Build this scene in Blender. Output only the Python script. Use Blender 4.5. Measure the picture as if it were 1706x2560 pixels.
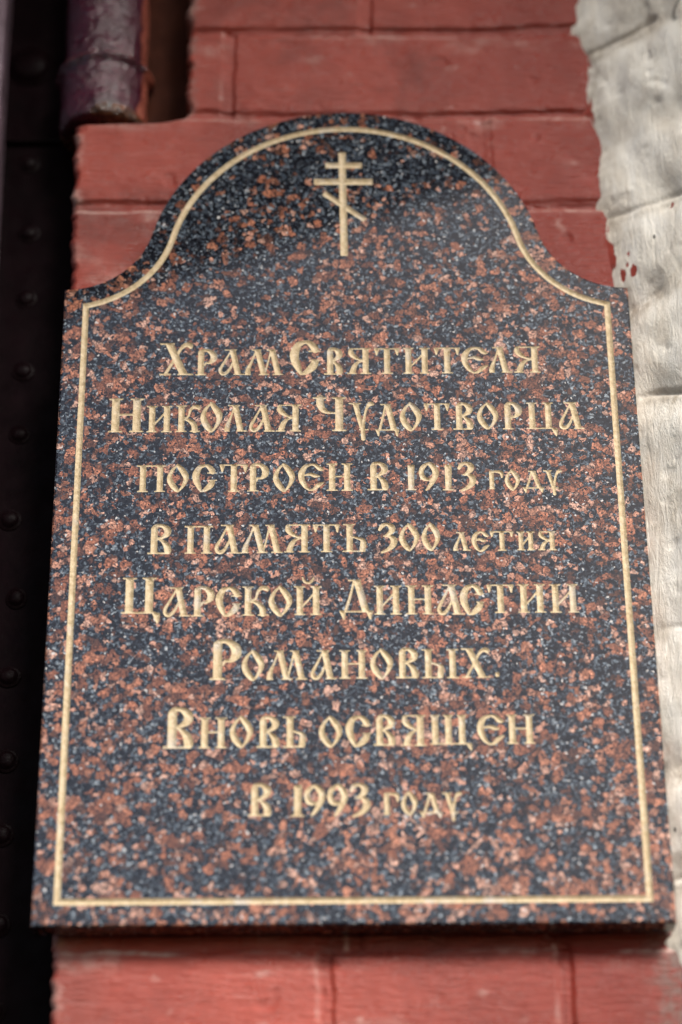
import bpy, math
import numpy as np
from mathutils import Vector, Matrix

for o in list(bpy.data.objects):
    bpy.data.objects.remove(o, do_unlink=True)
S = bpy.context.scene
COL = S.collection

# ------------------------------------------------------------------ camera
PITCH, YAW, ROLL = 0.49220077, 0.01066562, -0.00993379
cam_d = bpy.data.cameras.new('camera')
cam = bpy.data.objects.new('camera', cam_d)
COL.objects.link(cam)
cp, sp, cy, sy = math.cos(PITCH), math.sin(PITCH), math.cos(YAW), math.sin(YAW)
fw = Vector((sy * cp, cy * cp, sp))
rt = Vector((cy, -sy, 0))
up = rt.cross(fw)
r2 = math.cos(ROLL) * rt + math.sin(ROLL) * up
u2 = -math.sin(ROLL) * rt + math.cos(ROLL) * up
M = Matrix((r2, u2, -fw)).transposed().to_4x4()
M.translation = Vector((-0.02091012, -1.43808584, -0.48161971))
cam.matrix_world = M
cam_d.sensor_fit = 'VERTICAL'
cam_d.sensor_height = 36
cam_d.sensor_width = 24
cam_d.lens = 85
cam_d.clip_start = 0.05
cam_d.clip_end = 200
cam_d.dof.use_dof = True
foc = Vector((0, 0, 0.325))
cam_d.dof.focus_distance = (foc - M.translation).dot(fw)
cam_d.dof.aperture_fstop = 2.5
S.camera = cam

# ------------------------------------------------------------------ light
SUN_AZ = Vector((0.47, -1.0, 0)).normalized()
SUN_EL = math.radians(36.5)
world = bpy.data.worlds.new('World')
S.world = world
world.use_nodes = True
wn = world.node_tree
sky = wn.nodes.new('ShaderNodeTexSky')
sky.sky_type = 'NISHITA'
sky.sun_disc = False
sky.sun_elevation = SUN_EL
sky.sun_rotation = math.atan2(SUN_AZ.x, SUN_AZ.y)
sky.air_density = 1.0
sky.dust_density = 1.6
sky.ozone_density = 1.0
bg = wn.nodes['Background']
bg.inputs['Strength'].default_value = 0.075
wn.links.new(sky.outputs[0], bg.inputs['Color'])
sun_d = bpy.data.lights.new('sun', 'SUN')
sun_d.energy = 3.0
sun_d.angle = math.radians(17)
sun_d.color = (1.0, 0.96, 0.9)
sun = bpy.data.objects.new('sun', sun_d)
COL.objects.link(sun)
sdir = SUN_AZ * math.cos(SUN_EL) + Vector((0, 0, math.sin(SUN_EL)))
sun.rotation_euler = (-sdir).to_track_quat('-Z', 'Y').to_euler()
sun.location = sdir * 4
S.view_settings.view_transform = 'Standard'
S.view_settings.look = 'None'
S.view_settings.exposure = 1.08
S.view_settings.gamma = 1.0
S.view_settings.use_curve_mapping = False
S.render.engine = 'CYCLES'

# ------------------------------------------------------------------ noise
def vnoise(x, y, seed=0):
    xi = np.floor(x).astype(np.int64); yi = np.floor(y).astype(np.int64)
    xf = x - xi; yf = y - yi
    def h(a, b):
        n = (a * 374761393 + b * 668265263 + seed * 1442695041) & 0x7fffffff
        n = ((n ^ (n >> 13)) * 1274126177) & 0x7fffffff
        n = (n ^ (n >> 16)) & 0xffff
        return n / 65535.0
    sx = xf * xf * xf * (xf * (xf * 6 - 15) + 10); sy_ = yf * yf * yf * (yf * (yf * 6 - 15) + 10)
    a = h(xi, yi); b = h(xi + 1, yi); c = h(xi, yi + 1); d = h(xi + 1, yi + 1)
    return (a + (b - a) * sx) * (1 - sy_) + (c + (d - c) * sx) * sy_
def fbm(x, y, seed=0, oct=4):
    s = 0; amp = 0.5; tot = 0
    for i in range(oct):
        s = s + amp * vnoise(x * 2 ** i + 17.3 * i, y * 2 ** i - 9.1 * i, seed + i); tot += amp; amp *= 0.5
    return s / tot - 0.5           # about -0.5..0.5
def sstep(a, b, x):
    t = np.clip((x - a) / (b - a), 0, 1)
    return t * t * (3 - 2 * t)

# ------------------------------------------------------------------ object helpers
def link(name, me, mat, parent=None, smooth=True):
    o = bpy.data.objects.new(name, me)
    COL.objects.link(o)
    if mat: me.materials.append(mat)
    if parent: o.parent = parent
    if smooth: me.polygons.foreach_set('use_smooth', np.ones(len(me.polygons), dtype=bool))
    me.update()
    return o
def mesh(name, verts, faces):
    me = bpy.data.meshes.new(name)
    me.from_pydata([tuple(map(float, v)) for v in verts], [], [tuple(map(int, f)) for f in faces])
    me.validate()
    return me
def grid_mesh(name, X, Y, Z):
    n, m = X.shape
    me = bpy.data.meshes.new(name)
    co = np.stack([X, Y, Z], -1).reshape(-1, 3).astype(np.float32)
    idx = np.arange(n * m).reshape(n, m)
    q = np.stack([idx[:-1, :-1], idx[:-1, 1:], idx[1:, 1:], idx[1:, :-1]], -1).reshape(-1, 4)
    me.vertices.add(len(co)); me.vertices.foreach_set('co', co.ravel())
    me.loops.add(q.size); me.loops.foreach_set('vertex_index', q.ravel().astype(np.int32))
    me.polygons.add(len(q)); me.polygons.foreach_set('loop_start', np.arange(0, q.size, 4, dtype=np.int32))
    me.polygons.foreach_set('loop_total', np.full(len(q), 4, dtype=np.int32))
    me.update(calc_edges=True)
    return me
def attr(me, name, arr):
    a = me.attributes.new(name, 'FLOAT', 'POINT')
    a.data.foreach_set('value', np.ascontiguousarray(arr, dtype=np.float32).ravel())
def empty(name, loc, label, cat):
    o = bpy.data.objects.new(name, None)
    o.empty_display_size = 0.05
    COL.objects.link(o); o.location = loc
    o['label'] = label; o['category'] = cat; o['kind'] = 'thing'
    return o
def lathe(name, prof, seg=48, cap0=True, cap1=True, wob=None):
    """profile of (r, z) turned about Z"""
    vs = []; fs = []
    for i, (r, z) in enumerate(prof):
        for k in range(seg):
            a = 2 * math.pi * k / seg
            rr = r if wob is None else r + wob(a, z)
            vs.append((rr * math.cos(a), rr * math.sin(a), z))
    for i in range(len(prof) - 1):
        for k in range(seg):
            k2 = (k + 1) % seg
            fs.append((i * seg + k, i * seg + k2, (i + 1) * seg + k2, (i + 1) * seg + k))
    if cap0: fs.append(tuple(range(seg))[::-1])
    if cap1: fs.append(tuple((len(prof) - 1) * seg + k for k in range(seg)))
    return mesh(name, vs, fs)
def bevel_box(name, x0, x1, y0, y1, z0, z1, b, shear=0.0):
    """box with bevelled edges; shear: x drift per metre of height"""
    import bmesh
    bm = bmesh.new()
    bmesh.ops.create_cube(bm, size=1)
    for v in bm.verts:
        v.co = Vector((x0 + (v.co.x + .5) * (x1 - x0), y0 + (v.co.y + .5) * (y1 - y0), z0 + (v.co.z + .5) * (z1 - z0)))
    bmesh.ops.bevel(bm, geom=bm.edges[:], offset=b, segments=2, affect='EDGES', profile=.6)
    for v in bm.verts: v.co.x += shear * v.co.z
    me = bpy.data.meshes.new(name); bm.to_mesh(me); bm.free()
    return me

# ------------------------------------------------------------------ material helpers
class NT:
    def __init__(s, name):
        s.m = bpy.data.materials.new(name); s.m.use_nodes = True
        s.t = s.m.node_tree; s.b = s.t.nodes['Principled BSDF']; s.out = s.t.nodes['Material Output']
    def n(s, typ, **kw):
        nd = s.t.nodes.new(typ)
        for k, v in kw.items():
            if k in nd.inputs.keys() if isinstance(k, str) else False: nd.inputs[k].default_value = v
            else: setattr(nd, k, v)
        return nd
    def l(s, a, b): s.t.links.new(a, b)
    def coord(s): return s.n('ShaderNodeTexCoord').outputs['Object']
    def noise(s, vec, scale, detail=3, rough=.5, dist=0):
        nd = s.n('ShaderNodeTexNoise'); s.l(vec, nd.inputs['Vector'])
        nd.inputs['Scale'].default_value = scale; nd.inputs['Detail'].default_value = detail
        nd.inputs['Roughness'].default_value = rough; nd.inputs['Distortion'].default_value = dist
        return nd
    def ramp(s, fac, stops, interp='LINEAR'):
        nd = s.n('ShaderNodeValToRGB'); s.l(fac, nd.inputs[0]); cr = nd.color_ramp; cr.interpolation = interp
        while len(cr.elements) < len(stops): cr.elements.new(0.5)
        for e, (p, c) in zip(cr.elements, stops):
            e.position = p; e.color = (*c, 1) if len(c) == 3 else c
        return nd.outputs[0]
    def gray(s, fac, a, b): return s.ramp(fac, [(a, (0, 0, 0)), (b, (1, 1, 1))])
    def mix(s, fac, a, b, mode='MIX'):
        nd = s.n('ShaderNodeMix'); nd.data_type = 'RGBA'; nd.blend_type = mode
        for sock, v in ((nd.inputs[0], fac), (nd.inputs[6], a), (nd.inputs[7], b)):
            if isinstance(v, (int, float)): sock.default_value = v
            elif isinstance(v, tuple): sock.default_value = (*v, 1)
            else: s.l(v, sock)
        return nd.outputs[2]
    def math(s, op, a, b=0.0):
        nd = s.n('ShaderNodeMath'); nd.operation = op
        for i, v in enumerate((a, b)):
            if isinstance(v, (int, float)): nd.inputs[i].default_value = v
            else: s.l(v, nd.inputs[i])
        return nd.outputs[0]
    def attrf(s, name):
        nd = s.n('ShaderNodeAttribute'); nd.attribute_name = name; return nd.outputs['Fac']
    def bump(s, h, strength, dist, prev=None):
        nd = s.n('ShaderNodeBump'); nd.inputs['Strength'].default_value = strength; nd.inputs['Distance'].default_value = dist
        s.l(h, nd.inputs['Height'])
        if prev: s.l(prev, nd.inputs['Normal'])
        s.l(nd.outputs[0], s.b.inputs['Normal']); return nd.outputs[0]
    def set(s, **kw):
        for k, v in kw.items():
            k = k.replace('_', ' ')
            if isinstance(v, (int, float)): s.b.inputs[k].default_value = v
            elif isinstance(v, tuple): s.b.inputs[k].default_value = (*v, 1)
            else: s.l(v, s.b.inputs[k])

# -------- granite
def granite():
    t = NT('polished_granite')
    co = t.coord()
    # ragged crystal outlines: the lookup position is pushed about by noise
    d1 = t.noise(co, 260, 3, .6)
    off = t.n('ShaderNodeVectorMath'); off.operation = 'MULTIPLY_ADD'
    t.l(d1.outputs['Color'], off.inputs[0]); off.inputs[1].default_value = (.0046,) * 3; t.l(co, off.inputs[2])
    v = off.outputs[0]
    def vor(scale, rnd=1.0, vec=None):
        nd = t.n('ShaderNodeTexVoronoi'); t.l(vec or v, nd.inputs['Vector']); nd.inputs['Scale'].default_value = scale
        nd.inputs['Randomness'].default_value = rnd
        sep = t.n('ShaderNodeSeparateColor'); t.l(nd.outputs['Color'], sep.inputs[0])
        return sep.outputs, nd.outputs['Distance']
    big, _ = vor(172)
    mid, _ = vor(300)
    fine, _ = vor(640)
    tiny, _ = vor(900)
    # dark matrix: black, navy, blue-grey grains
    matrix = t.ramp(fine[0], [(0, (.003, .0035, .006)), (.40, (.007, .009, .014)), (.55, (.022, .027, .037)),
                              (.66, (.046, .060, .080)), (.82, (.105, .130, .158)), (.945, (.22, .25, .28))], 'CONSTANT')
    # feldspar browns
    fcol = t.ramp(big[1], [(0, (.07, .032, .023)), (.15, (.20, .072, .042)), (.45, (.46, .17, .095)),
                           (.70, (.56, .23, .135)), (.85, (.70, .41, .31))])
    st = t.noise(co, 520, 4, .75, 1.2)
    fcol = t.mix(t.gray(st.outputs[0], .40, .60), t.mix(.72, fcol, (.022, .014, .014)), fcol)
    fcol = t.mix(t.math('MULTIPLY', t.gray(st.outputs[0], .58, .72), .6), fcol, (.62, .40, .32))
    g2, _ = vor(430)
    fcol = t.mix(t.gray(g2[2], .0, .55), t.mix(.62, fcol, (.03, .017, .015)), fcol)
    mcol = t.ramp(mid[1], [(0, (.035, .018, .014)), (.35, (.10, .042, .026)), (.7, (.24, .095, .056)), (.95, (.48, .25, .18))])
    # how much brown: drifts over the slab
    drift = t.noise(co, 9, 3, .6)
    clus = t.noise(co, 48, 3, .6)
    dv = t.math('ADD', t.math('MULTIPLY', drift.outputs[0], .8), t.math('MULTIPLY', clus.outputs[0], 1.25))
    # dark overhead reflection painted into the head: fewer brown grains above a slant
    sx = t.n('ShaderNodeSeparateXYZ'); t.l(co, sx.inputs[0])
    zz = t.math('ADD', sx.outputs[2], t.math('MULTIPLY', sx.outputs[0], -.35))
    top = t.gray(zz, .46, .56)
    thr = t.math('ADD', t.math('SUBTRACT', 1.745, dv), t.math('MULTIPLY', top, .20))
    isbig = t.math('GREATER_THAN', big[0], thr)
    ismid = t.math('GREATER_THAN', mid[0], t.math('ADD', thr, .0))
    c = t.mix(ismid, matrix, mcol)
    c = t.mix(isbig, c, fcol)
    # crystal borders and grain-by-grain glitter
    ve = t.n('ShaderNodeTexVoronoi'); ve.feature = 'DISTANCE_TO_EDGE'; t.l(v, ve.inputs['Vector']); ve.inputs['Scale'].default_value = 172
    eb = t.math('MULTIPLY', t.math('SUBTRACT', 1.0, t.gray(ve.outputs['Distance'], .015, .07)), .75)
    c = t.mix(eb, c, (.014, .013, .016))
    ve2 = t.n('ShaderNodeTexVoronoi'); ve2.feature = 'DISTANCE_TO_EDGE'; t.l(v, ve2.inputs['Vector']); ve2.inputs['Scale'].default_value = 430
    eb2 = t.math('MULTIPLY', t.math('SUBTRACT', 1.0, t.gray(ve2.outputs['Distance'], .02, .10)), .4)
    c = t.mix(eb2, c, (.02, .02, .024))
    gl = t.noise(co, 820, 2, .6)
    gm = t.ramp(gl.outputs[0], [(.32, (.5,) * 3), (.5, (1.0,) * 3), (.66, (1.7,) * 3)])
    c = t.mix(1.0, c, gm, 'MULTIPLY')
    # black mica specks bite into everything
    c = t.mix(t.math('GREATER_THAN', tiny[2], .87), c, (.010, .011, .015))
    # rare pale flecks
    c = t.mix(t.math('GREATER_THAN', tiny[1], .994), c, (.50, .48, .47))
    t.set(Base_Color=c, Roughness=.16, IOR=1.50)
    ro = t.noise(co, 120, 3)
    t.l(t.ramp(ro.outputs[0], [(.3, (.025,) * 3), (.7, (.06,) * 3)]), t.b.inputs['Roughness'])
    return t.m

def gold():
    t = NT('gold_painted_groove')
    co = t.coord()
    a = t.noise(co, 300, 5, .65)
    c = t.ramp(a.outputs[0], [(.25, (.34, .245, .13)), (.5, (.52, .405, .25)), (.75, (.65, .55, .40))])
    w = t.noise(co, 38, 4, .7)
    c = t.mix(t.gray(w.outputs[0], .55, .70), c, (.50, .45, .39))      # worn chalky patches
    t.set(Base_Color=c, Roughness=.55, Metallic=0.0)
    b = t.noise(co, 900, 4, .7)
    t.bump(b.outputs[0], .8, .0011)
    return t.m

def brick_paint():
    t = NT('red_painted_brick')
    co = t.coord()
    a = t.noise(co, 14, 5, .6)
    c = t.ramp(a.outputs[0], [(.3, (.175, .019, .011)), (.5, (.24, .029, .017)), (.7, (.29, .042, .026))])
    st = t.n('ShaderNodeMapping'); t.l(co, st.inputs[0]); st.inputs['Scale'].default_value = (1, 1, 6)
    s2 = t.noise(st.outputs[0], 24, 5, .7, 1.0)
    c = t.mix(t.gray(s2.outputs[0], .58, .72), c, t.mix(.16, c, (.5, .36, .33)))
    tone = t.noise(co, 10, 5, .65, .8)
    c = t.mix(1.0, c, t.ramp(tone.outputs[0], [(.32, (.62,) * 3), (.5, (1,) * 3), (.7, (1.18,) * 3)]), 'MULTIPLY')
    dust = t.attrf('dust')
    dn = t.noise(co, 130, 4, .7)
    df = t.math('MULTIPLY', dust, t.gray(dn.outputs[0], .32, .58))
    sxz = t.n('ShaderNodeSeparateXYZ'); t.l(co, sxz.inputs[0])
    big = t.noise(co, 7, 4, .6)
    corner_shade = t.gray(t.math('ADD', sxz.outputs[0], t.math('MULTIPLY', t.math('SUBTRACT', big.outputs[0], .5), .16)), -.03, .15)
    c = t.mix(corner_shade, t.mix(.07, c, (.42, .23, .20)), t.mix(.72, c, (.15, .017, .010)))     # pale weathered film at left, corner shade painted in as deeper red at right
    c = t.mix(df, c, (.47, .32, .28))
    grime = t.attrf('grime')
    gn = t.noise(co, 90, 4, .75)
    c = t.mix(t.math('MULTIPLY', grime, t.gray(gn.outputs[0], .42, .56)), c, (.13, .10, .085))
    t.set(Base_Color=c)
    rn = t.noise(co, 60, 4)
    t.l(t.ramp(rn.outputs[0], [(.3, (.20,) * 3), (.7, (.42,) * 3)]), t.b.inputs['Roughness'])
    t.b.inputs['Specular IOR Level'].default_value = .36
    b1 = t.noise(st.outputs[0], 70, 5, .65)
    n1 = t.bump(b1.outputs[0], .6, .0034)
    b2 = t.noise(co, 420, 3, .6)
    t.bump(b2.outputs[0], .35, .0005, n1)
    return t.m

def whitewash():
    t = NT('thick_whitewash')
    mp = t.n('ShaderNodeMapping'); t.l(t.coord(), mp.inputs[0]); mp.inputs['Scale'].default_value = (1.5, 1.5, .8)
    co = mp.outputs[0]
    a = t.noise(co, 26, 6, .65, .6)
    c = t.ramp(a.outputs[0], [(.25, (.70, .62, .52)), (.5, (.82, .77, .69)), (.75, (.87, .84, .79))])
    dirt = t.attrf('dirt')
    dn = t.noise(co, 70, 5, .7, 1.2)
    c = t.mix(t.math('MULTIPLY', dirt, t.gray(dn.outputs[0], .30, .62)), c, (.33, .27, .20))
    # little holes with dark dirt in them
    vo = t.n('ShaderNodeTexVoronoi'); t.l(co, vo.inputs['Vector']); vo.inputs['Scale'].default_value = 42
    sp_ = t.n('ShaderNodeSeparateColor'); t.l(vo.outputs['Color'], sp_.inputs[0])
    pit = t.math('MULTIPLY', t.math('LESS_THAN', vo.outputs['Distance'], t.math('MULTIPLY', sp_.outputs[1], .07)), t.math('GREATER_THAN', sp_.outputs[0], .72))
    c = t.mix(pit, c, (.03, .027, .022))
    c = t.mix(t.math('MULTIPLY', t.attrf('crack'), .9), c, (.02, .018, .014))
    st0 = t.n('ShaderNodeMapping'); t.l(co, st0.inputs[0]); st0.inputs['Scale'].default_value = (1, 1, .4)
    paint = t.attrf('paint')
    pn = t.noise(st0.outputs[0], 200, 4, .7)
    c = t.mix(t.gray(t.math('ADD', paint, t.math('MULTIPLY', pn.outputs[0], 1.1)), .98, 1.12), c, (.30, .04, .025))
    t.set(Base_Color=c, Roughness=.8)
    st = t.n('ShaderNodeMapping'); t.l(co, st.inputs[0]); st.inputs['Scale'].default_value = (1, 1, .35)
    b1 = t.noise(st.outputs[0], 130, 6, .7, .8)
    n1 = t.bump(b1.outputs[0], .8, .0018)
    b2 = t.noise(co, 600, 4, .7)
    t.bump(b2.outputs[0], .6, .0008, n1)
    return t.m

def dark_paint(name, base, worn, rough=(.2, .4), bscale=150, bump=.003, edge=True, spec=.5):
    t = NT(name); t.b.inputs['Specular IOR Level'].default_value = spec
    co = t.coord()
    a = t.noise(co, 45, 5, .65)
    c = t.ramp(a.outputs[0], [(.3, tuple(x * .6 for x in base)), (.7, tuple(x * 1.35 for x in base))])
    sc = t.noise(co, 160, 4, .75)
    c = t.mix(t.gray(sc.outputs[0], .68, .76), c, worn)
    if edge:
        w = t.attrf('worn')
        wn_ = t.noise(co, 110, 4, .7)
        c = t.mix(t.gray(t.math('MULTIPLY', w, t.math('ADD', wn_.outputs[0], .5)), .42, .55), c, (.27, .075, .05))
        ru = t.attrf('rust')
        c = t.mix(t.gray(t.math('MULTIPLY', ru, t.math('ADD', wn_.outputs[0], .5)), .45, .55), c, t.ramp(sc.outputs[0], [(.4, (.02, .012, .008)), (.6, (.16, .055, .022))]))
    t.set(Base_Color=c)
    r = t.noise(co, 80, 4)
    t.l(t.ramp(r.outputs[0], [(.3, (rough[0],) * 3), (.7, (rough[1],) * 3)]), t.b.inputs['Roughness'])
    b = t.noise(co, bscale, 4, .6)
    n1 = t.bump(b.outputs[0], .6, bump)
    if edge:
        b2 = t.noise(co, 75, 4, .6)
        t.bump(b2.outputs[0], .5, .006, n1)
    return t.m

MAT_GRANITE = granite()
MAT_GOLD = gold()
MAT_BRICK = brick_paint()
MAT_WHITE = whitewash()
MAT_SOFFIT = dark_paint('dark_soffit_boards', (.02, .012, .010), (.04, .03, .02), (.5, .7), 60, .002, False)
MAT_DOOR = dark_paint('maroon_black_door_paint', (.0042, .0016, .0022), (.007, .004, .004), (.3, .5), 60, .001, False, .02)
MAT_STILE = dark_paint('maroon_stile_paint', (.15, .10, .125), (.20, .10, .05), (.25, .45), 150, .001, False)
MAT_HINGE = dark_paint('glossy_maroon_hinge_paint', (.050, .0045, .015), (.12, .08, .07), (.07, .17), 170, .006, True, .8)
MAT_LEAF = dark_paint('brown_red_leaf_paint', (.045, .013, .007), (.10, .07, .05), (.4, .6), 90, .001, False, .05)

# ------------------------------------------------------------------ soffit of the doorway above, mirrored in the head of the slab
def soffit():
    me = bevel_box('ceiling', -4, 4, 0, 3.2, 2.2, 2.32, .01)
    o = link('ceiling', me, MAT_SOFFIT, smooth=False)
    o.location = (.1, -2.38, 0); o.rotation_euler = (0, 0, math.radians(28)); o['kind'] = 'structure'
soffit()

# ------------------------------------------------------------------ brick wall
WY = 0.0226                                   # depth of the painted brick face; the plaque front is at 0
JOINTS = [.8035, .7205, .6405, .5575, .478, .398, .318, .238, .158, .078, -.006, -.088]
VJ = {0: [.017, -.245], 1: [-.088, .192], 2: [.105], 3: [-.02, .25], 10: [-.0175, .131], 4: [.1, -.15], 5: [0, .3], 6: [.1, -.15], 7: [0.02], 8: [.1, -.14], 9: [0]}
def wall_left(z):
    base = np.interp(z, [-.2, -.055, 0, .491, .552, .6315], [-.184, -.187, -.188, -.198, -.200, -.2015])
    t = np.clip((z - .6335) / .0165, 0, 1)
    notch = -.150 + .0325 * np.sqrt(1 - (1 - t) ** 2)
    ledge = np.interp(z, [.6315, .6335], [-.2015, -.150])
    r = np.where(z <= .6315, base, np.where(z < .6335, ledge, notch))
    return r
def brick_wall():
    zs = np.concatenate([np.arange(-.16, .630, .0013), np.linspace(.6302, .6345, 16), np.arange(.6355, .95, .0013)])
    us = np.concatenate([np.linspace(0, .06, 40)[:-1], np.linspace(.06, 1, 300)])
    XR = .30
    Z, U = np.meshgrid(zs, us, indexing='ij')
    xl = wall_left(zs)
    xl = xl + .0035 * fbm(zs * 60, zs * 0, 5, 4) + .003 * fbm(zs * 250, zs * 0, 6, 2)
    rough = sstep(.64, .66, zs)
    xl = xl + rough * (.010 * fbm(zs * 45, zs * 0 + 3, 9, 4))
    XL = xl[:, None]
    X = XL + U * (XR - XL)
    D = np.zeros_like(X)                       # + = further back
    dust = np.zeros_like(X)
    wz = Z + .0065 * fbm(X * 11, Z * 3, 21, 3) + .0016 * fbm(X * 70, Z * 20, 22, 2)
    course = np.zeros(X.shape, int)
    for i in range(len(JOINTS) - 1):
        course[(wz < JOINTS[i]) & (wz >= JOINTS[i + 1])] = i
    for i, zj in enumerate(JOINTS):
        h = .0042 + .0022 * fbm(X * 18, X * 0 + i, 40 + i, 2)
        d = wz - zj
        band = 1 - sstep(h * .35, h * 1.35, np.abs(d))
        D += .0030 * band
        D += .0018 * sstep(-.12, .2, fbm(X * 7, X * 0 + i * 2.1, 160 + i, 2)) * (1 - sstep(.0004, .0020, np.abs(d - h * .95)))      # crack under the upper brick
        patch = sstep(-.16, .16, fbm(X * 13, X * 0 + i * 3.7, 60 + i, 3))
        dust += (1 - sstep(.0006, .0026, np.abs(d + h * .95))) * patch
        dust += .35 * (1 - sstep(.002, .011, np.abs(d + h * 2.0))) * sstep(.05, .3, fbm(X * 30, Z * 30, 80 + i, 3))
    for i, xs in VJ.items():
        sel = course == i
        for xj in xs:
            wx = X + .004 * fbm(X * 5, Z * 40, 31 + i, 3)
            d = wx - xj
            band = 1 - sstep(.0022, .0060, np.abs(d))
            soft = .8 if i != 2 else .35
            D += sel * soft * (.0024 * band + .0016 * (1 - sstep(.0004, .0018, np.abs(d - .0042))))
            dust += sel * .7 * (1 - sstep(.0006, .002, np.abs(d + .0050))) * sstep(-.1, .25, fbm(X * 9, Z * 40, 71 + i, 3))
            # each brick leans and stands a little differently
            k = (np.sin(i * 12.9898 + xj * 78.2) * 43758.5453) % 1 - .5
            D += sel * (X > xj) * k * .0012
    for i in range(len(JOINTS) - 1):
        k = (math.sin(i * 127.1 + 3) * 43758.5453) % 1 - .5
        zc = (JOINTS[i] + JOINTS[i + 1]) / 2
        D += (course == i) * (k * .0008 + (wz - zc) * k * .02 + ((wz - zc) / .04) ** 4 * .0007)
    D += .0024 * fbm(X * 22, Z * 22, 3, 4) + .0007 * fbm(X * 90, Z * 60, 4, 3) - .0008 * np.abs(fbm(X * 35, Z * 55, 14, 3))
    # chips
    ch = fbm(X * 55, Z * 55, 90, 2)
    D += .0012 * sstep(.30, .40, ch)
    dust += .35 * sstep(.27, .38, fbm(X * 60 + Z * 25, Z * 90 - X * 20, 95, 4)) + .3 * sstep(.16, .36, fbm(X * 17 + Z * 8, Z * 30, 96, 5))
    # scuffed left arris
    e = (X - XL)
    D += .004 * np.clip(1 - e / .0045, 0, 1) ** 2
    dust += .55 * (1 - sstep(.001, .010, e)) * sstep(.0, .25, fbm(X * 40, Z * 55, 97, 3))
    front = WY + D + .0006
    # returns: left reveal going back
    back = np.array([.10, .06, .03, .012, .004])
    Xb = np.repeat(XL, 5, 1) + .0012 * fbm(np.repeat(XL, 5, 1) * 40 + back * 60, np.repeat(Z[:, :1], 5, 1) * 60, 55, 3) * 2
    Yb = front[:, :1] + back[None]
    X = np.concatenate([Xb, X], 1); Y = np.concatenate([Yb, front], 1); Z2 = np.concatenate([np.repeat(Z[:, :1], 5, 1), Z], 1)
    dust = np.concatenate([np.zeros_like(Xb), dust], 1)
    gr = sstep(.172, .205, X) * sstep(.03, -.005, Z2) * .8 + .55 * sstep(.010, .0, X - wall_left(Z2)) * sstep(.60, .66, Z2)
    me = grid_mesh('brick_wall', X, Y, Z2)
    attr(me, 'dust', np.clip(dust, 0, 1)); attr(me, 'grime', np.clip(gr, 0, 1))
    o = link('brick_wall', me, MAT_BRICK)
    o['label'] = 'red painted brick wall with worn joints behind the granite plaque'; o['category'] = 'wall'; o['kind'] = 'thing'
brick_wall()

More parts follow.
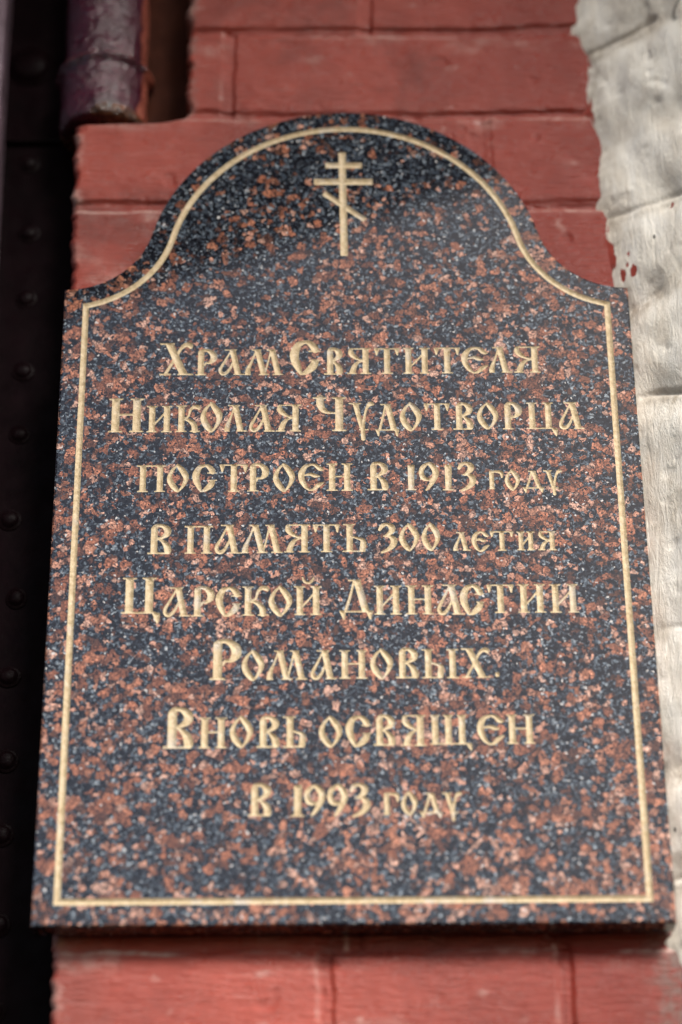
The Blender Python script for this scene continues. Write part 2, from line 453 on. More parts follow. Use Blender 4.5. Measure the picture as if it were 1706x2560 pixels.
# ------------------------------------------------------------------ white wall, splayed toward the viewer on the right
def white_wall():
    zs = np.arange(-.16, .95, .0014); ss = np.concatenate([np.linspace(-.025, .14, 120), np.linspace(.145, .24, 20)])
    Z, SS = np.meshgrid(zs, ss, indexing='ij')
    x0 = np.interp(zs, [-.2, -.06, -.035, -.018, 0, .30, .489, .543, .60, .642, .746, .95], [.235, .216, .207, .199, .1955, .1930, .1925, .1905, .1845, .1805, .1785, .174])
    jit = .0020 * fbm(zs * 22, zs * 0, 11, 3) + .0034 * fbm(zs * 150, zs * 0, 12, 4)
    # course beds
    wz = Z + SS * .05 + .018 * fbm(SS * 22, Z * 9, 15, 3)
    beds = [.70, .615, .545, .468, .385, .288, .205, .115, .03, -.05]
    disp = np.zeros_like(Z); dirt = np.zeros_like(Z)
    for k, zb in enumerate(beds):
        sl = (.10, -.12, .05, .16, -.06, .02, -.14, .08, .12, -.05)[k]
        d = wz - zb - sl * SS - .010 * (vnoise(SS * 30 + k * 7.7, Z * 0 + k * 3.1, 37) - .5)
        amp = .15 + 1.15 * sstep(.2, .8, vnoise(SS * 26 + k * 5.3, Z * 0 + k * 1.7, 17))
        disp -= amp * (.0040 * np.exp(-(d / .014) ** 2) + .0022 * np.exp(-(d / .0022) ** 2) * sstep(.35, .7, vnoise(SS * 55 + k * 3.3, Z * 0 + k * 2.9, 47)))
        dirt += amp * .55 * np.exp(-((d + .004) / .007) ** 2)
    disp += .0065 * fbm(SS * 24, Z * 11, 18, 2) + .0026 * fbm(SS * 62, Z * 40, 19, 2)
    disp += .0030 * fbm(SS * 48, Z * 26, 57, 3) - .0008 * sstep(.24, .36, fbm(SS * 150, Z * 90, 58, 2))
    rid = np.abs(fbm(SS * 40 - Z * 12, Z * 20, 23, 3))
    dirt += .15 * np.exp(-(rid / .03) ** 2) + .5 * sstep(.12, .34, fbm(SS * 36, Z * 14, 24, 4))
    # flakes of limewash overhanging: small steps
    fl = fbm(SS * 38, Z * 26, 26, 4)
    k = 1.15
    nrm = np.array([-1, -1 * k, 0]) / math.hypot(1, k)
    X = x0[:, None] + jit[:, None] * np.exp(-np.clip(SS, 0, None) / .006) + SS * k + nrm[0] * disp * .9
    Y = WY + .0015 - SS + nrm[1] * disp * .9
    edge = 1 - sstep(.004, .016, SS + .01 * fbm(SS * 60, Z * 60, 29, 3))
    dirt += .35 * edge
    paint = np.zeros_like(Z)
    paint += .66 * sstep(.46, .50, Z) * (1 - sstep(-.004, .008, SS + .016 * fbm(SS * 30, Z * 45, 33, 3)))
    for (s_, z_, r_, a_) in [(.0125, .492, .0045, 1.0), (.010, .499, .002, .8), (.006, .492, .005, .8), (.011, .507, .003, .7), (.036, .535, .004, .5)]:
        r_ = r_ * .42
        paint = np.maximum(paint, a_ * np.exp(-(((SS - s_) / r_) ** 2 + ((Z - z_) / (r_ * 3.2)) ** 2)))
    disp = disp * (.08 + .92 * sstep(.004, .075, SS)) + .0016 * fbm(SS * 160, Z * 110, 27, 3) * (1 - sstep(.0, .02, SS))
    crack = np.zeros_like(Z)
    for (s_, z_, l_, sl, cv) in [(.060, .700, .016, .5, 18), (.066, .655, .022, -.15, 14), (.060, .325, .010, .3, 40), (.052, .200, .014, .2, 30), (.058, .150, .010, -.3, 20)]:
        u = Z - z_; cs = s_ + sl * u + cv * u * u + .003 * fbm(Z * 120, Z * 0, int(z_ * 900), 3)
        crack = np.maximum(crack, np.exp(-((SS - cs) / .0011) ** 2) * (np.abs(u) < l_))
    disp = disp - .0012 * crack
    me = grid_mesh('whitewashed_wall', X, Y, Z)
    attr(me, 'crack', crack)
    attr(me, 'dirt', np.clip(dirt, 0, 1)); attr(me, 'paint', np.clip(paint, 0, 1))
    o = link('whitewashed_wall', me, MAT_WHITE)
    o['label'] = 'rough whitewashed masonry wall with lumpy creases right of the plaque'; o['category'] = 'wall'; o['kind'] = 'thing'
white_wall()

# ------------------------------------------------------------------ riveted door on the left
LEAN = -.021
DY = .080
def worn_zero(me, worn=None, rust=None):
    n = len(me.vertices)
    attr(me, 'worn', np.zeros(n) if worn is None else worn); attr(me, 'rust', np.zeros(n) if rust is None else rust)
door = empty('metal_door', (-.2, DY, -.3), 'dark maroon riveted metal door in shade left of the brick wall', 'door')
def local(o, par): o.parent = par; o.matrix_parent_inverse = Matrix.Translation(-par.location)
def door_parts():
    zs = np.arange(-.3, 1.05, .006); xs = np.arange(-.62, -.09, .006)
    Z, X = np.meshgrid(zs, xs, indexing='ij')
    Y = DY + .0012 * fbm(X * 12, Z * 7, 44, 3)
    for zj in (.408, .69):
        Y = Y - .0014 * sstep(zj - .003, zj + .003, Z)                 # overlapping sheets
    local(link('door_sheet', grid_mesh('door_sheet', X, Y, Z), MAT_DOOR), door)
    st = link('stile', bevel_box('stile', -.46, -.2534, .045, DY + .004, -.3, 1.05, .0030, -.013), MAT_STILE)
    local(st, door)
    prof = [(.0085, 0), (.0078, .0006), (.0064, .0008), (.0062, .0010), (.0054, .0021), (.0040, .0030), (.0022, .0036), (.0004, .0038)]
    MR = dark_paint('maroon_rivet_paint', (.0042, .0016, .0022), (.008, .005, .005), (.36, .5), 140, .002, False, .05)
    rv = lathe('rivet', prof, 28, False, True)
    rot = Matrix.Rotation(math.radians(90), 4, 'X')
    rv.transform(rot)
    first = None
    for (x, z) in [(-.242, .637), (-.239, .572), (-.238, .513), (-.237, .450), (-.237, .397), (-.240, .327), (-.232, .265), (-.234, .205), (-.232, .143), (-.232, .090), (-.231, .028), (-.230, -.03)]:
        if first is None:
            o = link('rivet', rv, MR); first = o
        else:
            o = first.copy(); COL.objects.link(o)
        o.rotation_euler = (0, x * 900 % 6.28, 0); o.scale = (.86 + .2 * (z * 97 % 1), .9, .86 + .2 * (z * 61 % 1))
        o.location = (x, DY - .0016 - .0014 * ((z > .408) + (z > .69)) + .001, z)
        local(o, door)
door_parts()

# ------------------------------------------------------------------ hinge
hinge = empty('barrel_hinge', (-.183, .047, .64), 'glossy maroon barrel hinge set in a notch at the brick corner', 'hinge')
def hinge_parts():
    HX, HY, R_ = -.1835, .0500, .0325
    def knuckle(name, r, z0, z1, rust):
        rng = np.random.default_rng(int(z0 * 1000) % 97)
        n = 26
        prof = [(r - .004, z0), (r - .0012, z0 + .0008), (r, z0 + .0035)]
        for i in range(1, n): prof.append((r, z0 + .0035 + (z1 - z0 - .007) * i / n))
        prof += [(r, z1 - .0050), (r + (-.0 + .0042 if rust else 0), z1 - .0036), (r + (.0042 if rust else 0), z1 - .0012), (r - .0012, z1 - .0004), (r - .004, z1)]
        seg = 96
        def wob(a, z): return .0016 * (vnoise(np.array([a * 3.2]), np.array([z * 75.]), 7)[0] - .5) + .0008 * (vnoise(np.array([a * 9.]), np.array([z * 240.]), 8)[0] - .5)
        me = lathe(name, prof, seg, True, True, wob)
        co = np.empty(len(me.vertices) * 3, np.float32); me.vertices.foreach_get('co', co); co = co.reshape(-1, 3)
        ang = np.degrees(np.arctan2(co[:, 1], co[:, 0]))
        w = (1 - sstep(10, 30, np.abs(ang + 10 - 26 * fbm(co[:, 2] * 28, ang * .02, 64, 3)))) * (.75 + .9 * fbm(co[:, 2] * 40, ang * .06, 66, 3))
        w = w + (.75 * np.exp(-((co[:, 2] - z1) / .0022) ** 2) * sstep(-.25, .1, fbm(ang * .06, ang * 0, 65, 3)) if rust else 0)
        ru = np.exp(-(np.clip(co[:, 2] - z0 + .006 * fbm(ang * .05, ang * 0, 77, 3), 0, None) / .010) ** 2) * sstep(-120, -85, ang) * rust
        worn_zero(me, np.clip(w, 0, 1), np.clip(ru, 0, 1))
        o = link(name, me, MAT_HINGE, None); o.location = (HX, HY, 0); local(o, hinge)
    knuckle('upper_knuckle', R_ - .0008, .6968, 1.0, 0)
    knuckle('lower_knuckle', R_ + .0006, .6400, .6946, 1.0)
    pin = lathe('hinge_pin', [(.016, .60), (.016, 1.0)], 32)
    worn_zero(pin)
    o = link('hinge_pin', pin, MAT_HINGE); o.location = (HX, HY, 0); local(o, hinge)
    st = bevel_box('strap', -.47, -.19, 0.0737, .0776, .655, .765, .002, 0)
    worn_zero(st); st = link('strap', st, MAT_DOOR, smooth=False); local(st, hinge)
    prof = [(.019, 0), (.0185, .0012), (.0160, .0016), (.0154, .0020), (.0142, .0038), (.0110, .0056), (.0062, .0066), (.0006, .0070)]
    me = lathe('strap_rivet', prof, 48, False, True); me.transform(Matrix.Rotation(math.radians(90), 4, 'X')); worn_zero(me)
    o = link('strap_rivet', me, MAT_DOOR); o.location = (-.2455, .0740, .727); local(o, hinge)
    lf = bevel_box('wall_leaf', -.19, -.06, .070, .077, .60, 1.0, .0015, 0)
    local(link('wall_leaf', lf, MAT_LEAF, smooth=False), hinge)
hinge_parts()

# ------------------------------------------------------------------ granite plaque
HW, SH, THK = .200, .470, .018
C1 = np.array([-.0005, .4822]); R1 = .1434
def small(side):
    cx = side * HW
    dx = cx - C1[0]; k = SH - C1[1]
    # (dx)^2 + (k+r)^2 = (R1+r)^2
    r = (dx * dx + k * k - R1 * R1) / (2 * (R1 - k))
    return np.array([cx, SH + r]), r
CL, RL = small(-1); CR, RR = small(1)
def outline_dist(X, Z):
    """inward distance from the outline (positive inside)"""
    d = np.minimum(np.minimum(X + HW, HW - X), Z)
    dc = np.hypot(X - C1[0], Z - C1[1]); 
    top = R1 - dc
    for c, r, s in ((CL, RL, -1), (CR, RR, 1)):
        # below the line C1->c the small concave arc rules
        cross = (c[0] - C1[0]) * (Z - C1[1]) - (c[1] - C1[1]) * (X - C1[0])
        below = (cross * s < 0) & (X * s > C1[0] * s)
        ds = np.hypot(X - c[0], Z - c[1]) - r
        top = np.where(below, ds, top)
    return np.minimum(d, top)
def outline_points():
    pts = [(-HW, 0.), (HW, 0.), (HW, SH)]
    a1 = math.atan2(C1[1] - CR[1], C1[0] - CR[0]) % (2 * math.pi)
    for a in np.linspace(1.5 * math.pi, a1, 40)[1:]: pts.append((CR[0] + RR * math.cos(a), CR[1] + RR * math.sin(a)))
    b0 = math.atan2(CR[1] - C1[1], CR[0] - C1[0]); b1 = math.atan2(CL[1] - C1[1], CL[0] - C1[0])
    for a in np.linspace(b0, b1, 140)[1:]: pts.append((C1[0] + R1 * math.cos(a), C1[1] + R1 * math.sin(a)))
    a0 = math.atan2(C1[1] - CL[1], C1[0] - CL[0])
    for a in np.linspace(a0, -.5 * math.pi, 40)[1:]: pts.append((CL[0] + RL * math.cos(a), CL[1] + RL * math.sin(a)))
    return np.array(pts)

# --- glyphs of the carved Church-Slavonic lettering. units: height 1, width w.
# ('p', convex polygon) or ('c', [(x, y, half width)...])
T = .105; HL = .036; SV = .062
def box(x0, y0, x1, y1): return ('p', [(x0, y0), (x1, y0), (x1, y1), (x0, y1)])
def stem(x0, y0, x1, y1, a=T, b=T): return ('p', [(x0 - a, y0), (x0 + a, y0), (x1 + b, y1), (x1 - b, y1)])
def foot(xc, h=.20, y=0): return ('p', [(xc - h, y), (xc + h, y), (xc + h * .82, y + SV), (xc - h * .82, y + SV)])
def head(xc, h=.20, y=1): return ('p', [(xc - h * .82, y - SV), (xc + h * .82, y - SV), (xc + h, y), (xc - h, y)])
def cur(*p): return ('c', p)
def vst(x, f=True, h=True, fh=.2):
    r = [stem(x, 0, x, 1)]
    if f: r.append(foot(x, fh))
    if h: r.append(head(x, fh))
    return r
def glyph(ch, w):
    e = .20                                        # stem axis from the box side
    L_, R_ = e, w - e
    if ch == 'п': return vst(L_, h=False) + vst(R_, h=False) + [box(0, 1 - SV * 1.15, w, 1)]
    if ch == 'н' or ch == 'Н':
        y = .52
        return vst(L_) + vst(R_) + [box(L_, y - .035, R_, y + .035)]
    if ch in 'ий':
        r = vst(L_) + vst(R_) + [cur((L_ + .05, .27, HL), ((L_ + R_) / 2, .5, HL), (R_ - .05, .76, HL))]
        if ch == 'й': r.append(cur((w * .32, 1.28, .03), (w * .38, 1.15, .05), (w * .5, 1.10, .05), (w * .62, 1.15, .05), (w * .70, 1.28, .03)))
        return r
    if ch == 'к':
        return vst(L_) + [cur((L_ + .02, .48, .03), (w * .52, .58, .04), (w * .60, .80, .05), (w * .74, .93, .07), (w * .90, .92, .085), (w * .95, .86, .05)),
                          cur((L_ + .06, .50, .035), (w * .58, .42, .075), (w * .76, .25, .10), (w * .78, .06, .10)), foot(w * .80, .19)]
    if ch in 'о0':
        return [cur((w * .50, .985, .03), (w * .24, .78, .055), (w * .12, .52, .085), (w * .22, .30, .105), (w * .42, .10, .085), (w * .54, .025, .03)),
                cur((w * .46, .985, .03), (w * .58, .88, .085), (w * .80, .66, .108), (w * .87, .46, .085), (w * .74, .22, .055), (w * .53, .02, .03))]
    if ch == 'л':
        return [stem(w * .74, 0, w * .48, 1, T, T), head(w * .44, .22), foot(w * .78, .20),
                cur((w * .44, .90, .035), (w * .32, .58, .04), (w * .18, .28, .075), (w * .14, .10, .10)), box(w * .0, 0, w * .29, .05)]
    if ch == 'а':
        return [stem(w * .78, 0, w * .54, 1, T, T), head(w * .48, .23), foot(w * .80, .20),
                cur((w * .46, .88, .035), (w * .26, .54, .045), (w * .09, .24, .062), (w * .13, .08, .075), (w * .28, .065, .07), (w * .44, .22, .05), (w * .60, .54, .035))]
    if ch == 'м':
        return [stem(w * .50, 0, w * .32, 1), stem(w * .86, 0, w * .70, 1), head(w * .30, .18), head(w * .68, .17), foot(w * .50, .19), foot(w * .85, .20),
                cur((w * .28, .88, .035), (w * .20, .58, .042), (w * .11, .28, .075), (w * .085, .10, .10)), box(0, 0, w * .18, .05),
                cur((w * .66, .88, .034), (w * .60, .50, .034), (w * .53, .10, .034))]
    if ch == 'я':
        return vst(R_) + [box(w * .10, 1 - SV, R_, 1),
                cur((w * .13, .92, .07), (w * .16, .78, .10), (w * .32, .64, .08), (w * .52, .555, .04), (R_, .53, .03)),
                cur((R_ - .04, .52, .03), (w * .46, .46, .05), (w * .30, .32, .085), (w * .20, .10, .10)), foot(w * .18, .18)]
    if ch == 'т':
        return [stem(w * .5, 0, w * .5, 1), foot(w * .5, .21), box(0.02, 1 - SV, w - .02, 1),
                ('p', [(0, 1), (.20, .96), (.13, .72), (.08, .68)]), ('p', [(w, 1), (w - .20, .96), (w - .13, .72), (w - .08, .68)])]
    if ch == 'Х':
        return [stem(w * .74, 0, w * .26, 1, .115, .115), head(w * .22, .22), foot(w * .78, .23), foot(w * .17, .17),
                cur((w * .17, .03, .05), (w * .32, .28, .045), (w * .50, .58, .045), (w * .62, .80, .05), (w * .76, .93, .07), (w * .90, .93, .085), (w * .93, .84, .04))]
    if ch == 'р':
        return [stem(L_, 0, L_, .9), foot(L_, .2), cur((L_, .88, .10), (w * .36, .955, .06), (w * .58, .945, .07), (w * .80, .80, .115), (w * .82, .62, .11), (w * .66, .48, .055), (w * .50, .47, .04), (L_ + .12, .36, .02))]
    if ch in 'сС':
        return [cur((w * .52, .96, .045), (w * .28, .88, .085), (w * .15, .66, .115), (w * .15, .44, .11), (w * .26, .20, .085), (w * .34, .02, .025)),
                cur((w * .44, .965, .035), (w * .62, .92, .075), (w * .76, .80, .10), (w * .80, .72, .09)), ('p', [(w * .56, .66), (w, .66), (w * .96, .71), (w * .60, .71)]),
                cur((w * .32, .02, .02), (w * .52, .09, .075), (w * .72, .24, .105), (w * .80, .36, .09)), ('p', [(w * .60, .40), (w * .64, .45), (w, .45), (w * .96, .40)])]
    if ch == 'в':
        return [stem(L_, 0, L_, .88), cur((L_, .86, .10), (w * .34, .95, .065), (w * .56, .95, .065), (w * .76, .83, .11), (w * .76, .68, .10), (w * .56, .56, .055), (w * .38, .53, .035)),
                cur((w * .38, .53, .035), (w * .56, .45, .055), (w * .74, .30, .10), (w * .80, .12, .11), (w * .78, .07, .07)), box(0, 0, w * .90, SV * 1.1)]
    if ch == 'е':
        return [cur((w * .54, .965, .035), (w * .28, .88, .075), (w * .13, .66, .105), (w * .13, .42, .10), (w * .26, .18, .08), (w * .42, .035, .035)),
                cur((w * .48, .965, .035), (w * .66, .92, .065), (w * .82, .80, .085), (w * .95, .76, .03)),
                cur((w * .22, .56, .03), (w * .46, .60, .06), (w * .62, .55, .075), (w * .80, .53, .03)),
                cur((w * .40, .03, .03), (w * .58, .06, .055), (w * .76, .20, .075), (w * .95, .30, .03))]
    if ch == 'Ч':
        return vst(R_) + [head(w * .22, .20), cur((w * .23, .96, .10), (w * .24, .76, .10), (w * .34, .60, .075), (w * .52, .54, .04), (R_, .53, .035))]
    if ch == 'у':
        return [stem(w * .50, .06, w * .25, 1, .07, .10), head(w * .24, .22), cur((w * .94, .94, .05), (w * .84, .96, .085), (w * .70, .80, .05), (w * .60, .45, .05), (w * .54, .05, .07), (w * .55, -.30, .075)),
                box(w * .38, 0, w * .78, .06)]
    if ch == 'д':
        return [stem(w * .78, 0, w * .52, 1, T, T), head(w * .46, .20), cur((w * .44, .92, .035), (w * .34, .5, .045), (w * .20, .04, .05)), box(w * .06, 0, w * .94, .065),
                ('p', [(0, .07), (w * .22, .07), (w * .19, -.18), (w * .14, -.24)]), ('p', [(w, .07), (w * .76, .07), (w * .85, -.18), (w * .92, -.24)])]
    if ch == 'ц':
        x2 = w * .70
        return vst(L_) + vst(x2, f=False) + [box(0, 0, w * .86, SV), ('p', [(w * .74, SV), (w * .99, SV * .4), (w * .97, -.2), (w * .90, -.32), (w * .82, -.1)])]
    if ch == 'щ':
        x2, x3 = w * .47, w * .80
        return vst(L_ * .9, f=False, fh=.17) + vst(x2, f=False, fh=.17) + vst(x3, f=False, fh=.17) + [box(0, 0, w * .95, SV), ('p', [(w * .85, SV), (w * 1.04, SV), (w * 1.04, -.16), (w * .99, -.30), (w * .93, -.08)])]
    if ch == 'ь':
        x = w * .30
        return [stem(x, 0, x, 1), head(x - .02, .22), cur((x, .58, .035), (w * .56, .50, .045), (w * .78, .44, .07), (w * .84, .34, .10), (w * .80, .10, .10)), box(0, 0, w * .92, SV)]
    if ch == 'I': return vst(w * .5, fh=w * .48)
    if ch == '1': return [stem(w * .54, 0, w * .58, .93, .10, .115), foot(w * .55, w * .46), ('p', [(w * .0, .86), (w * .4, .82), (w * .80, 1.0), (w * .55, .93), (w * .2, .90)])]
    if ch == '9':
        return [cur((w * .48, .97, .04), (w * .22, .84, .08), (w * .11, .66, .085), (w * .22, .46, .09), (w * .48, .40, .06), (w * .62, .44, .03)),
                cur((w * .42, .97, .035), (w * .62, .93, .085), (w * .84, .74, .105), (w * .85, .54, .10), (w * .62, .24, .075), (w * .36, .03, .035))]
    if ch == '3':
        return [cur((w * .08, .78, .055), (w * .22, .90, .07), (w * .46, .95, .055), (w * .72, .86, .10), (w * .70, .72, .09), (w * .46, .60, .045), (w * .28, .56, .025)),
                cur((w * .28, .56, .025), (w * .58, .56, .055), (w * .80, .46, .10), (w * .80, .30, .10), (w * .56, .14, .07), (w * .18, .03, .04))]
    if ch == 'г': return [stem(w * .22, 0, w * .20, .95), box(w * .02, 0, w * .42, .05), cur((w * .14, .94, .06), (w * .5, .95, .05), (w * .82, .90, .085), (w * .88, .72, .06), (w * .86, .62, .03))]
    if ch == '.': return [box(w * .08, .08, w * .92, .92)]
    raise ValueError(ch)

INSCRIPTION = [
[('Х',-130.9,-107.9,398.1,424.7),('р',-106.5,-90.6,397.9,419.4),('а',-90.1,-72.2,398.1,419.3),('м',-71.9,-44.4,397.9,419.2),('С',-40.0,-18.2,397.8,426.4),('в',-16.5,-2.7,398.0,420.0),('я',0.1,17.0,398.4,419.9),('т',18.3,37.0,398.5,419.8),('и',38.3,58.3,398.4,420.0),('т',60.1,79.2,398.6,420.1),('е',79.6,98.8,398.5,420.5),('л',98.3,114.8,399.0,420.4),('я',116.1,135.2,398.9,420.7)],
[('Н',-165.7,-140.2,352.4,379.7),('и',-139.3,-120.6,352.3,373.6),('к',-119.2,-101.8,352.4,374.0),('о',-101.6,-86.8,352.1,376.3),('л',-85.6,-69.7,352.5,374.1),('а',-68.3,-50.9,352.4,374.0),('я',-49.6,-31.9,352.4,374.2),('Ч',-24.8,-0.6,352.5,380.1),('у',0.6,18.2,353.1,375.3),('д',18.2,35.4,352.8,374.4),('о',35.7,50.7,352.2,375.4),('т',52.0,70.8,353.1,374.7),('в',72.2,87.0,353.2,374.9),('о',88.8,103.8,353.4,375.1),('р',105.8,120.2,353.3,375.1),('ц',122.6,144.8,353.5,375.0),('а',145.1,162.6,353.4,375.2)],
[('п',-144.2,-124.1,305.5,326.7),('о',-123.6,-108.8,305.4,327.2),('с',-106.3,-89.3,305.3,327.1),('т',-88.3,-68.2,305.4,327.0),('р',-69.5,-54.0,305.6,327.5),('о',-51.5,-36.6,305.2,327.6),('е',-34.4,-16.4,305.9,327.5),('н',-15.7,3.2,305.8,327.4),('в',12.4,27.7,306.0,328.1),('1',37.4,46.3,305.9,327.6),('9',47.9,60.8,305.5,327.6),('1',62.2,72.0,305.7,327.5),('3',74.3,86.4,304.9,328.1),('г',95.0,105.5,306.6,321.0),('о',106.2,116.3,305.5,321.8),('д',117.9,132.6,307.0,320.8),('у',132.2,145.5,306.9,321.1)],
[('в',-135.5,-118.2,258.2,280.8),('п',-110.9,-91.5,258.4,279.8),('а',-90.5,-72.8,258.3,280.5),('м',-72.4,-44.4,258.6,280.4),('я',-43.9,-25.9,258.9,280.5),('т',-24.9,-6.0,259.0,280.4),('ь',-5.0,12.0,259.1,280.6),('3',19.3,32.0,258.1,281.1),('0',33.3,46.8,259.5,280.7),('0',48.6,60.7,259.6,280.9),('л',69.3,81.2,259.8,273.9),('е',82.1,93.8,259.0,274.5),('т',94.1,110.4,259.6,274.4),('и',112.2,124.4,259.9,274.0),('я',126.6,138.8,259.8,274.2)],
[('ц',-151.6,-125.2,214.1,241.0),('а',-124.0,-105.7,211.9,233.6),('р',-105.5,-89.5,211.8,234.0),('с',-89.1,-71.5,211.5,233.9),('к',-72.0,-53.9,212.2,234.1),('о',-54.1,-38.4,211.5,234.2),('й',-37.7,-18.3,212.4,234.1),('д',-7.8,15.5,214.2,238.7),('и',15.2,34.6,212.4,234.1),('н',36.2,55.8,212.5,234.2),('а',57.2,75.0,212.2,234.7),('с',72.8,89.5,211.7,234.6),('т',90.1,109.0,213.2,234.5),('и',110.6,130.0,213.3,234.7),('и',131.7,151.8,213.2,234.6)],
[('р',-92.9,-71.2,165.9,195.0),('о',-71.3,-56.7,165.2,187.5),('м',-55.4,-28.2,165.8,187.2),('а',-26.5,-9.6,166.0,187.2),('н',-8.2,11.2,166.3,187.1),('о',12.5,27.5,165.8,188.0),('в',29.2,44.9,166.4,188.2),('ь',45.9,61.2,166.3,187.5),('I',61.6,71.1,166.2,187.5),('Х',72.1,90.9,166.5,187.9),('.',93.6,97.0,166.8,170.9)],
[('в',-121.3,-100.7,118.0,146.6),('н',-99.0,-79.7,118.0,139.7),('о',-78.6,-63.6,118.3,140.7),('в',-61.4,-45.7,118.2,140.3),('ь',-44.4,-29.0,118.2,140.2),('о',-21.2,-6.1,118.1,140.2),('с',-3.8,13.1,118.3,140.6),('в',13.6,28.8,119.2,140.8),('я',31.9,48.5,118.8,140.7),('щ',49.9,76.3,119.7,140.6),('е',80.8,98.6,119.2,140.8),('н',99.2,118.6,119.9,140.7)],
[('в',-66.5,-50.6,71.6,93.8),('1',-40.7,-30.0,71.1,94.4),('9',-30.5,-17.8,71.4,92.8),('9',-15.7,-3.5,71.0,93.0),('3',-1.8,11.3,70.6,93.9),('г',19.5,30.0,72.0,87.0),('о',31.1,40.9,71.5,87.9),('д',42.7,56.9,73.0,86.6),('у',56.9,69.5,72.9,86.8)],
]
WORDS = ['Храм Святителя', 'Николая Чудотворца', 'построен в 1913 году', 'в память 300 летия', 'Царской Династии', 'Романовых.', 'Вновь освящен', 'в 1993 году']

STEP = .0005
GX = np.arange(-HW, HW + STEP * .5, STEP); GZ = np.arange(0, .6265 + STEP, STEP)
def cat_rom(p, n=9):
    p = np.array(p, float)
    q = np.vstack([2 * p[0] - p[1], p, 2 * p[-1] - p[-2]])
    out = []
    for i in range(1, len(q) - 2):
        for t in np.linspace(0, 1, n, endpoint=False):
            out.append(.5 * ((2 * q[i]) + (-q[i - 1] + q[i + 1]) * t + (2 * q[i - 1] - 5 * q[i] + 4 * q[i + 1] - q[i + 2]) * t * t + (-q[i - 1] + 3 * q[i] - 3 * q[i + 1] + q[i + 2]) * t ** 3))
    out.append(p[-1])
    return np.array(out)
def paint_prim(F, prim, ox, oz, s, fat=0):
    """raise field F (inside distance, metres) by one stroke"""
    kind, pts = prim
    pts = np.array(pts, float)
    if kind == 'c': pts = cat_rom(pts)
    P = np.empty_like(pts); P[:, 0] = ox + pts[:, 0] * s; P[:, 1] = oz + pts[:, 1] * s
    pad = .0012
    if kind == 'c': P[:, 2] = np.maximum(pts[:, 2] * s, .0003); pad += P[:, 2].max()
    i0 = max(0, int((P[:, 0].min() - pad + HW) / STEP)); i1 = min(len(GX), int((P[:, 0].max() + pad + HW) / STEP) + 2)
    j0 = max(0, int((P[:, 1].min() - pad) / STEP)); j1 = min(len(GZ), int((P[:, 1].max() + pad) / STEP) + 2)
    X, Z = np.meshgrid(GX[i0:i1], GZ[j0:j1])
    if kind == 'p':
        d = np.full(X.shape, 1e3)
        area = 0.5 * np.sum(P[:, 0] * np.roll(P[:, 1], -1) - np.roll(P[:, 0], -1) * P[:, 1])
        sg = 1 if area > 0 else -1
        for k in range(len(P)):
            a, b = P[k], P[(k + 1) % len(P)]
            e = b - a; ln = math.hypot(*e)
            if ln < 1e-9: continue
            d = np.minimum(d, sg * (e[0] * (Z - a[1]) - e[1] * (X - a[0])) / ln)
    else:
        d = np.full(X.shape, -1e3)
        for k in range(len(P) - 1):
            a, b = P[k], P[k + 1]
            e = b[:2] - a[:2]; l2 = e @ e
            if l2 < 1e-14: continue
            t = np.clip(((X - a[0]) * e[0] + (Z - a[1]) * e[1]) / l2, 0, 1)
            d = np.maximum(d, a[2] + (b[2] - a[2]) * t - np.hypot(X - a[0] - t * e[0], Z - a[1] - t * e[1]))
    F[j0:j1, i0:i1] = np.maximum(F[j0:j1, i0:i1], d + fat)

def contour_mesh(name, F, heights=None, base=None, coarse=0):
    """mesh of the region F > 0 on the plaque grid, cut cleanly along F = 0; heights: depth into the stone per node"""
    pos = F > 0
    cnt = pos[:-1, :-1].astype(int) + pos[:-1, 1:] + pos[1:, 1:] + pos[1:, :-1]
    full = cnt == 4; part = (cnt > 0) & ~full
    verts = []; vid = {}; faces = []
    nx = F.shape[1]
    def node(j, i):
        k = j * nx + i
        r = vid.get(k)
        if r is None:
            r = vid[k] = len(verts); verts.append((GX[i], 0.0 if heights is None else heights[j, i], GZ[j]))
        return r
    def edge(a, b):
        if a > b: a, b = b, a
        k = (a, b); r = vid.get(k)
        if r is None:
            fa = F[a]; fb = F[b]; t = fa / (fa - fb); t = min(max(t, .02), .98)
            r = vid[k] = len(verts)
            verts.append((GX[a[1]] + (GX[b[1]] - GX[a[1]]) * t, 0.0, GZ[a[0]] + (GZ[b[0]] - GZ[a[0]]) * t))
        return r
    todo = full.copy()
    if coarse:
        n = coarse
        for j in range(0, full.shape[0] - n + 1, n):
            for i in range(0, full.shape[1] - n + 1, n):
                if full[j:j + n, i:i + n].all():
                    faces.append((node(j, i), node(j, i + n), node(j + n, i + n), node(j + n, i)))
                    todo[j:j + n, i:i + n] = False
    for j, i in np.argwhere(todo):
        faces.append((node(j, i), node(j, i + 1), node(j + 1, i + 1), node(j + 1, i)))
    for j, i in np.argwhere(part):
        cs = [(j, i), (j, i + 1), (j + 1, i + 1), (j + 1, i)]
        f = []
        for k in range(4):
            a, b = cs[k], cs[(k + 1) % 4]
            if pos[a]: f.append(node(*a))
            if pos[a] != pos[b]: f.append(edge(a, b))
        if len(f) >= 3: faces.append(tuple(f))
    me = bpy.data.meshes.new(name)
    me.from_pydata(verts, [], faces)
    return me

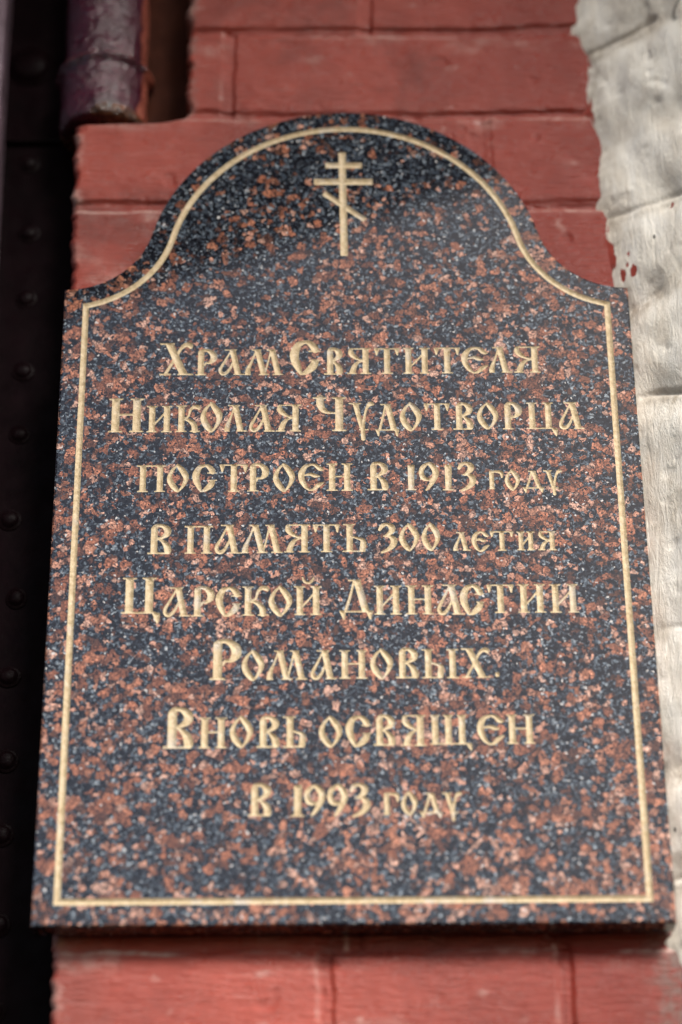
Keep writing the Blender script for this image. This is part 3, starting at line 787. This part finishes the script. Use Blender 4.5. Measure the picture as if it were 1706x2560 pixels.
plaque = empty('granite_plaque', (0, 0, 0), 'speckled brown and black granite plaque with arched top and gold carved inscription', 'plaque')
def build_plaque():
    X, Z = np.meshgrid(GX, GZ)
    dout = outline_dist(X, Z)
    allF = np.full(X.shape, -1.0)
    nz = .00030 * fbm(X * 1500, Z * 1500, 5, 2) + .00060 * fbm(X * 420, Z * 420, 6, 2)
    wob = .00022 * fbm(X * 300, Z * 300, 8, 3)
    def carve(name, F, slope=.95, cap=.0021, label=None, off=.00015):
        F = F + wob - off
        np.maximum(allF, F, out=allF)
        h = np.clip(F, 0, None) * slope
        h = cap * (1 - np.exp(-h / cap * 1.15))
        h = np.clip(h + nz * np.clip(F / .0008, 0, 1), 0, None)
        o = link(name, contour_mesh(name, F, h), MAT_GOLD, plaque)
        if label: o['label'] = label
        return o
    carve('border_line', .0023 - np.abs(dout - .0157), .95, .0019)
    F = np.full(X.shape, -1.0)
    def bar(x0, z0, x1, z1, r):
        e = np.array([x1 - x0, z1 - z0]); n = np.array([-e[1], e[0]]) / np.hypot(*e) * r
        paint_prim(F, ('p', [(x0 + n[0], z0 + n[1]), (x1 + n[0], z1 + n[1]), (x1 - n[0], z1 - n[1]), (x0 - n[0], z0 - n[1])]), 0, 0, 1)
    bar(-.0021, .5888, -.0014, .4975, .00275)
    bar(-.0145, .5772, .0124, .5770, .0026); bar(-.0229, .5625, .0200, .5623, .0028); bar(-.0158, .5525, .0141, .5286, .0023)
    carve('orthodox_cross', F, .8, .0018, 'eight pointed cross carved under the arch')
    for ln, wd in zip(INSCRIPTION, WORDS):
        F = np.full(X.shape, -1.0)
        for ch, x0, x1, z0, z1 in ln:
            H = (z1 - z0) / 1000; w = (x1 - x0) / 1000 / H
            fat = max(0, (.019 - H) * .05) if H > .008 else 0                # small letters are cut as boldly as the capitals
            for pr in glyph(ch, w): paint_prim(F, pr, x0 / 1000, z0 / 1000, H, fat)
        carve('inscription_line', F, .95, .0021, 'gold carved words ' + wd, off=.00014)
    BV = .0013
    G = np.minimum(dout - BV, -allF)
    front = contour_mesh('slab', G, None, None, 10)
    # sides and back
    P = outline_points(); n = len(P)
    e = np.roll(P, -1, 0) - P; e /= np.hypot(e[:, 0], e[:, 1])[:, None]
    nr = np.stack([-e[:, 1], e[:, 0]], 1); pn = np.roll(nr, 1, 0)
    mit = (nr + pn); mit /= (1 + (nr * pn).sum(1))[:, None]
    vs = [(v.co.x, v.co.y, v.co.z) for v in front.vertices]; fs = [tuple(p.vertices) for p in front.polygons]
    rings = [(BV, 0.0), (BV * .45, BV * .22), (BV * .12, BV * .6), (0, BV * 1.25), (0, THK)]
    b = len(vs)
    for off, y in rings:
        for q, m in zip(P, mit): vs.append((q[0] + m[0] * off, y, q[1] + m[1] * off))
    for r in range(len(rings) - 1):
        for k in range(n):
            k2 = (k + 1) % n
            fs.append((b + r * n + k, b + r * n + k2, b + (r + 1) * n + k2, b + (r + 1) * n + k))
    fs.append(tuple(b + (len(rings) - 1) * n + k for k in range(n)))
    me = bpy.data.meshes.new('slab'); me.from_pydata(vs, [], fs)
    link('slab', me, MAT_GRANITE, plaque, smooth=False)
build_plaque()
